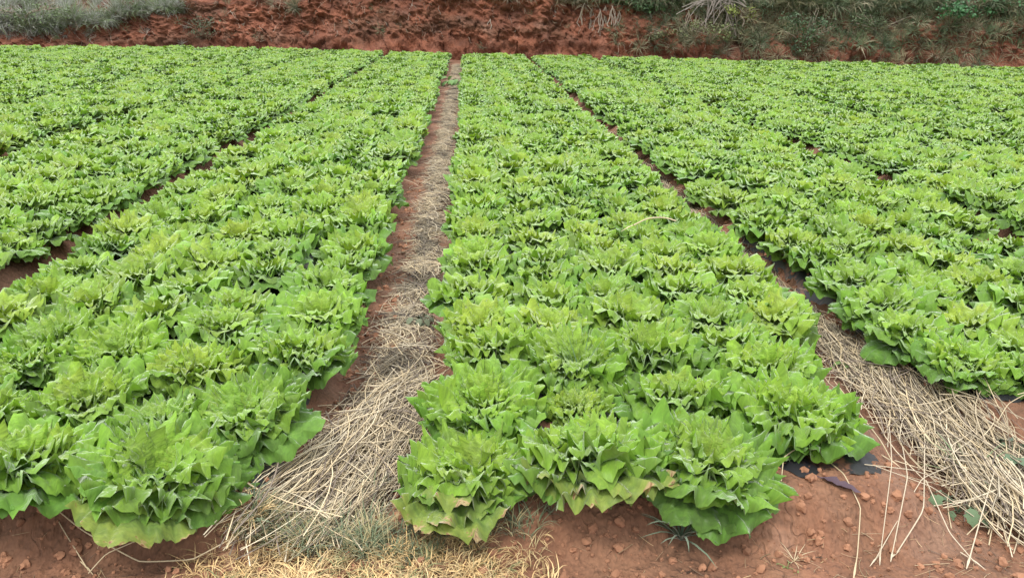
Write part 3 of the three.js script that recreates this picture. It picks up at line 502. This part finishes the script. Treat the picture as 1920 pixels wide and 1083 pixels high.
{
  const r = rngOf(921), g = group('bank_litter'), items = [], geos = [1, 2, 3, 4].map((k) => { const q = rngOf(k * 31), p = [[0, 0, 0]]; for (let i = 1; i < 5; i++) p.push([p[i - 1][0] + (q() - 0.5) * 0.09, -i * 0.07, 0.03 + 0.03 * q()]); return tube(p, 0.0045, 4, 8); });
  for (let i = 0; i < 900; i++) { const x = -14 + 29 * r(), f = 0.12 + 0.85 * r(), p = bankAt(x, f), k = 0.5 + 0.7 * r(); if (n2(x * 0.8, f * 2 + 40) < -0.1) continue; items.push({ x: p[0], y: p[1] + 0.06, z: p[2] + 0.02, turn: (r() - 0.5) * 1.6, roll: (r() - 0.5) * 1.8, pitch: -0.25, s: 0.35 + 0.8 * r() * r(), col: [0.42 * k, 0.34 * k, 0.26 * k], g: i }); }
  scatter('dry_strands', geos, M.straw, items, g);
  tag(g, 'thin dry stems and rootlets strewn over the red bank face', 'dry stems', null, 'stuff');
}
// thin roots hanging out of the cut earth
{
  const r = rngOf(931), spotsR = [[-10.6, 0.9], [-6.7, 1.1], [-6.2, 1.0], [-3.4, 1.0], [-1.5, 1.3], [0.6, 0.85], [2.4, 1.2], [3.1, 1.25], [3.4, 1.3], [3.55, 1.2], [3.7, 1.35], [3.85, 1.3], [4.05, 1.2], [4.9, 1.15], [5.1, 1.2], [5.25, 1.1], [5.9, 1.25], [6.1, 1.3], [6.25, 1.2], [6.9, 1.3], [7.05, 1.25], [7.2, 1.2], [8.1, 1.0], [9.6, 0.8]];
  const ROOT = ['at the far left under the pale grass', 'pair at left, longer of two', 'pair at left, shorter of two', 'left of the straw path', 'above the straw path', 'on bare red earth right of path', 'just left of the root curtain'];
  spotsR.forEach(([x, y], i) => {
    const p = faceAt(x, y), g = group('hanging_root', p[0], p[1], p[2] + 0.03), n = i > 6 && i < 21 ? 5 : 2, len = i > 6 && i < 21 ? 0.75 : 0.35;
    for (let b = 0; b < n; b++) { const pts = [[0, 0.04, -0.12]]; let X = 0, Z = 0.02; for (let s = 0; s < 5; s++) { pts.push([X, -s * len / 5 * (0.7 + 0.5 * r()), Z]); X += (r() - 0.5) * 0.16; Z += 0.01 + 0.03 * r() ; } mesh('root_strand', tube(pts, 0.007 + 0.008 * r(), 4, 12), M.root, g); }
    const side = i < 7 ? ROOT[i] : `right of centre, ${WORDS[i - 6]} of that curtain`;
    tag(g, `thin grey root hanging from the bank ${side}`.replace(', front of', ', first of'), 'root', 'roots hanging from the bank');
  });
}
// shrubs
const sprigLeaf = weedLeaves;
function shrub(x, y, w, h, n, leafSize, mat, stemMat, seed, label) {
  const p = faceAt(x, y), g = group('shrub', p[0], p[1], p[2]), r = rngOf(seed), stems = [], pos = [], leaves = [];
  for (let s = 0; s < 9; s++) { const a = (r() - 0.5) * 2.6, l = h * (0.6 + 0.5 * r()); stems.push(tube([[0, -0.05, -0.05], [Math.sin(a) * l * 0.4, l * 0.45, 0.12], [Math.sin(a) * w * 0.6, l * (0.6 + 0.4 * Math.cos(a)), 0.15 + 0.3 * r()]], 0.008, 4, 8)); }
  for (let i = 0; i < n; i++) {
    const c = Math.floor(r() * 9), a = rngOf(seed + c * 7), cx = (a() - 0.5) * w, cy = h * (0.15 + 0.75 * a()), cz = 0.08 + 0.3 * a(), l = sprigLeaf[i % 3].clone(), s = leafSize * (0.6 + 0.8 * r());
    const m = new THREE.Matrix4().compose(new THREE.Vector3(cx + (r() + r() - 1) * w * 0.28, cy + (r() + r() - 1) * h * 0.28, cz + (r() + r() - 1) * 0.2), new THREE.Quaternion().setFromEuler(new THREE.Euler(r() * 1.4 - 0.3, r() * 6.28, r() - 0.5, 'YXZ')), new THREE.Vector3(s, s, s)); l.applyMatrix4(m); leaves.push(l);
  }
  mesh('branches', mergeGeometries(stems), stemMat, g); mesh('foliage', mergeGeometries(leaves), mat, g);
  return tag(g, label, 'shrub', 'shrubs on the bank');
}
shrub(4.55, 1.25, 1.3, 0.55, 420, 0.07, plant(0.06, 0.13, 0.04), M.root, 941, 'dark green shrub on the bank above the root curtain');
shrub(7.05, 1.0, 0.7, 0.4, 240, 0.05, plant(0.22, 0.26, 0.05), M.root, 942, 'yellow green shrub beside the pile of dead branches');
shrub(6.4, 0.35, 1.0, 0.55, 300, 0.05, plant(0.15, 0.18, 0.06), M.root, 943, 'olive green shrub low on the bank below the dead branches');
shrub(8.6, 0.25, 1.1, 0.9, 520, 0.06, plant(0.06, 0.11, 0.04), M.root, 944, 'tall dark green shrub at the foot of the bank, right side');
shrub(5.3, 0.4, 0.9, 0.3, 170, 0.045, plant(0.14, 0.16, 0.06), M.root, 945, 'thin olive shrub low on bare earth right of the roots');
shrub(-7.6, 0.3, 0.9, 0.55, 240, 0.05, plant(0.08, 0.11, 0.05), M.root, 946, 'dull green shrub on the red bank left of the field centre');
shrub(12.6, 1.2, 2.0, 0.8, 520, 0.07, plant(0.05, 0.16, 0.05), M.root, 947, 'bright green shrub on the slope at upper right corner');
shrub(-12.0, 0.95, 2.2, 0.6, 420, 0.06, plant(0.11, 0.16, 0.06), M.root, 948, 'grey green shrub on the slope at upper left corner');
shrub(10.6, 0.6, 1.3, 0.6, 300, 0.05, plant(0.09, 0.13, 0.05), M.root, 949, 'grey green shrub halfway up the bank, far right');
{ // pile of dead grey branches on the lip
  const p = faceAt(6.55, 1.25), g = group('dead_branch_pile', p[0], p[1], p[2] + 0.1), r = rngOf(960);
  for (let i = 0; i < 46; i++) { const a = (r() - 0.5) * 3.4, l = 0.35 + 0.6 * r(), x = (r() - 0.5) * 0.7, y = 0.15 + 0.35 * r(), d = Math.sin(a) * l, e = -Math.abs(Math.cos(a)) * l * 0.85; mesh('branch', tube([[x, y, -0.05 + 0.1 * r()], [x + d * 0.5, y + e * 0.35 + 0.05, 0.1 + 0.12 * r()], [x + d, y + e, 0.12 + 0.16 * r()]], 0.006 + 0.008 * r(), 4, 6), M.shrubDead, g); }
  tag(g, 'tangle of dead grey branches hanging over the bank lip', 'dead branches');
}

renderer.render(scene, camera);
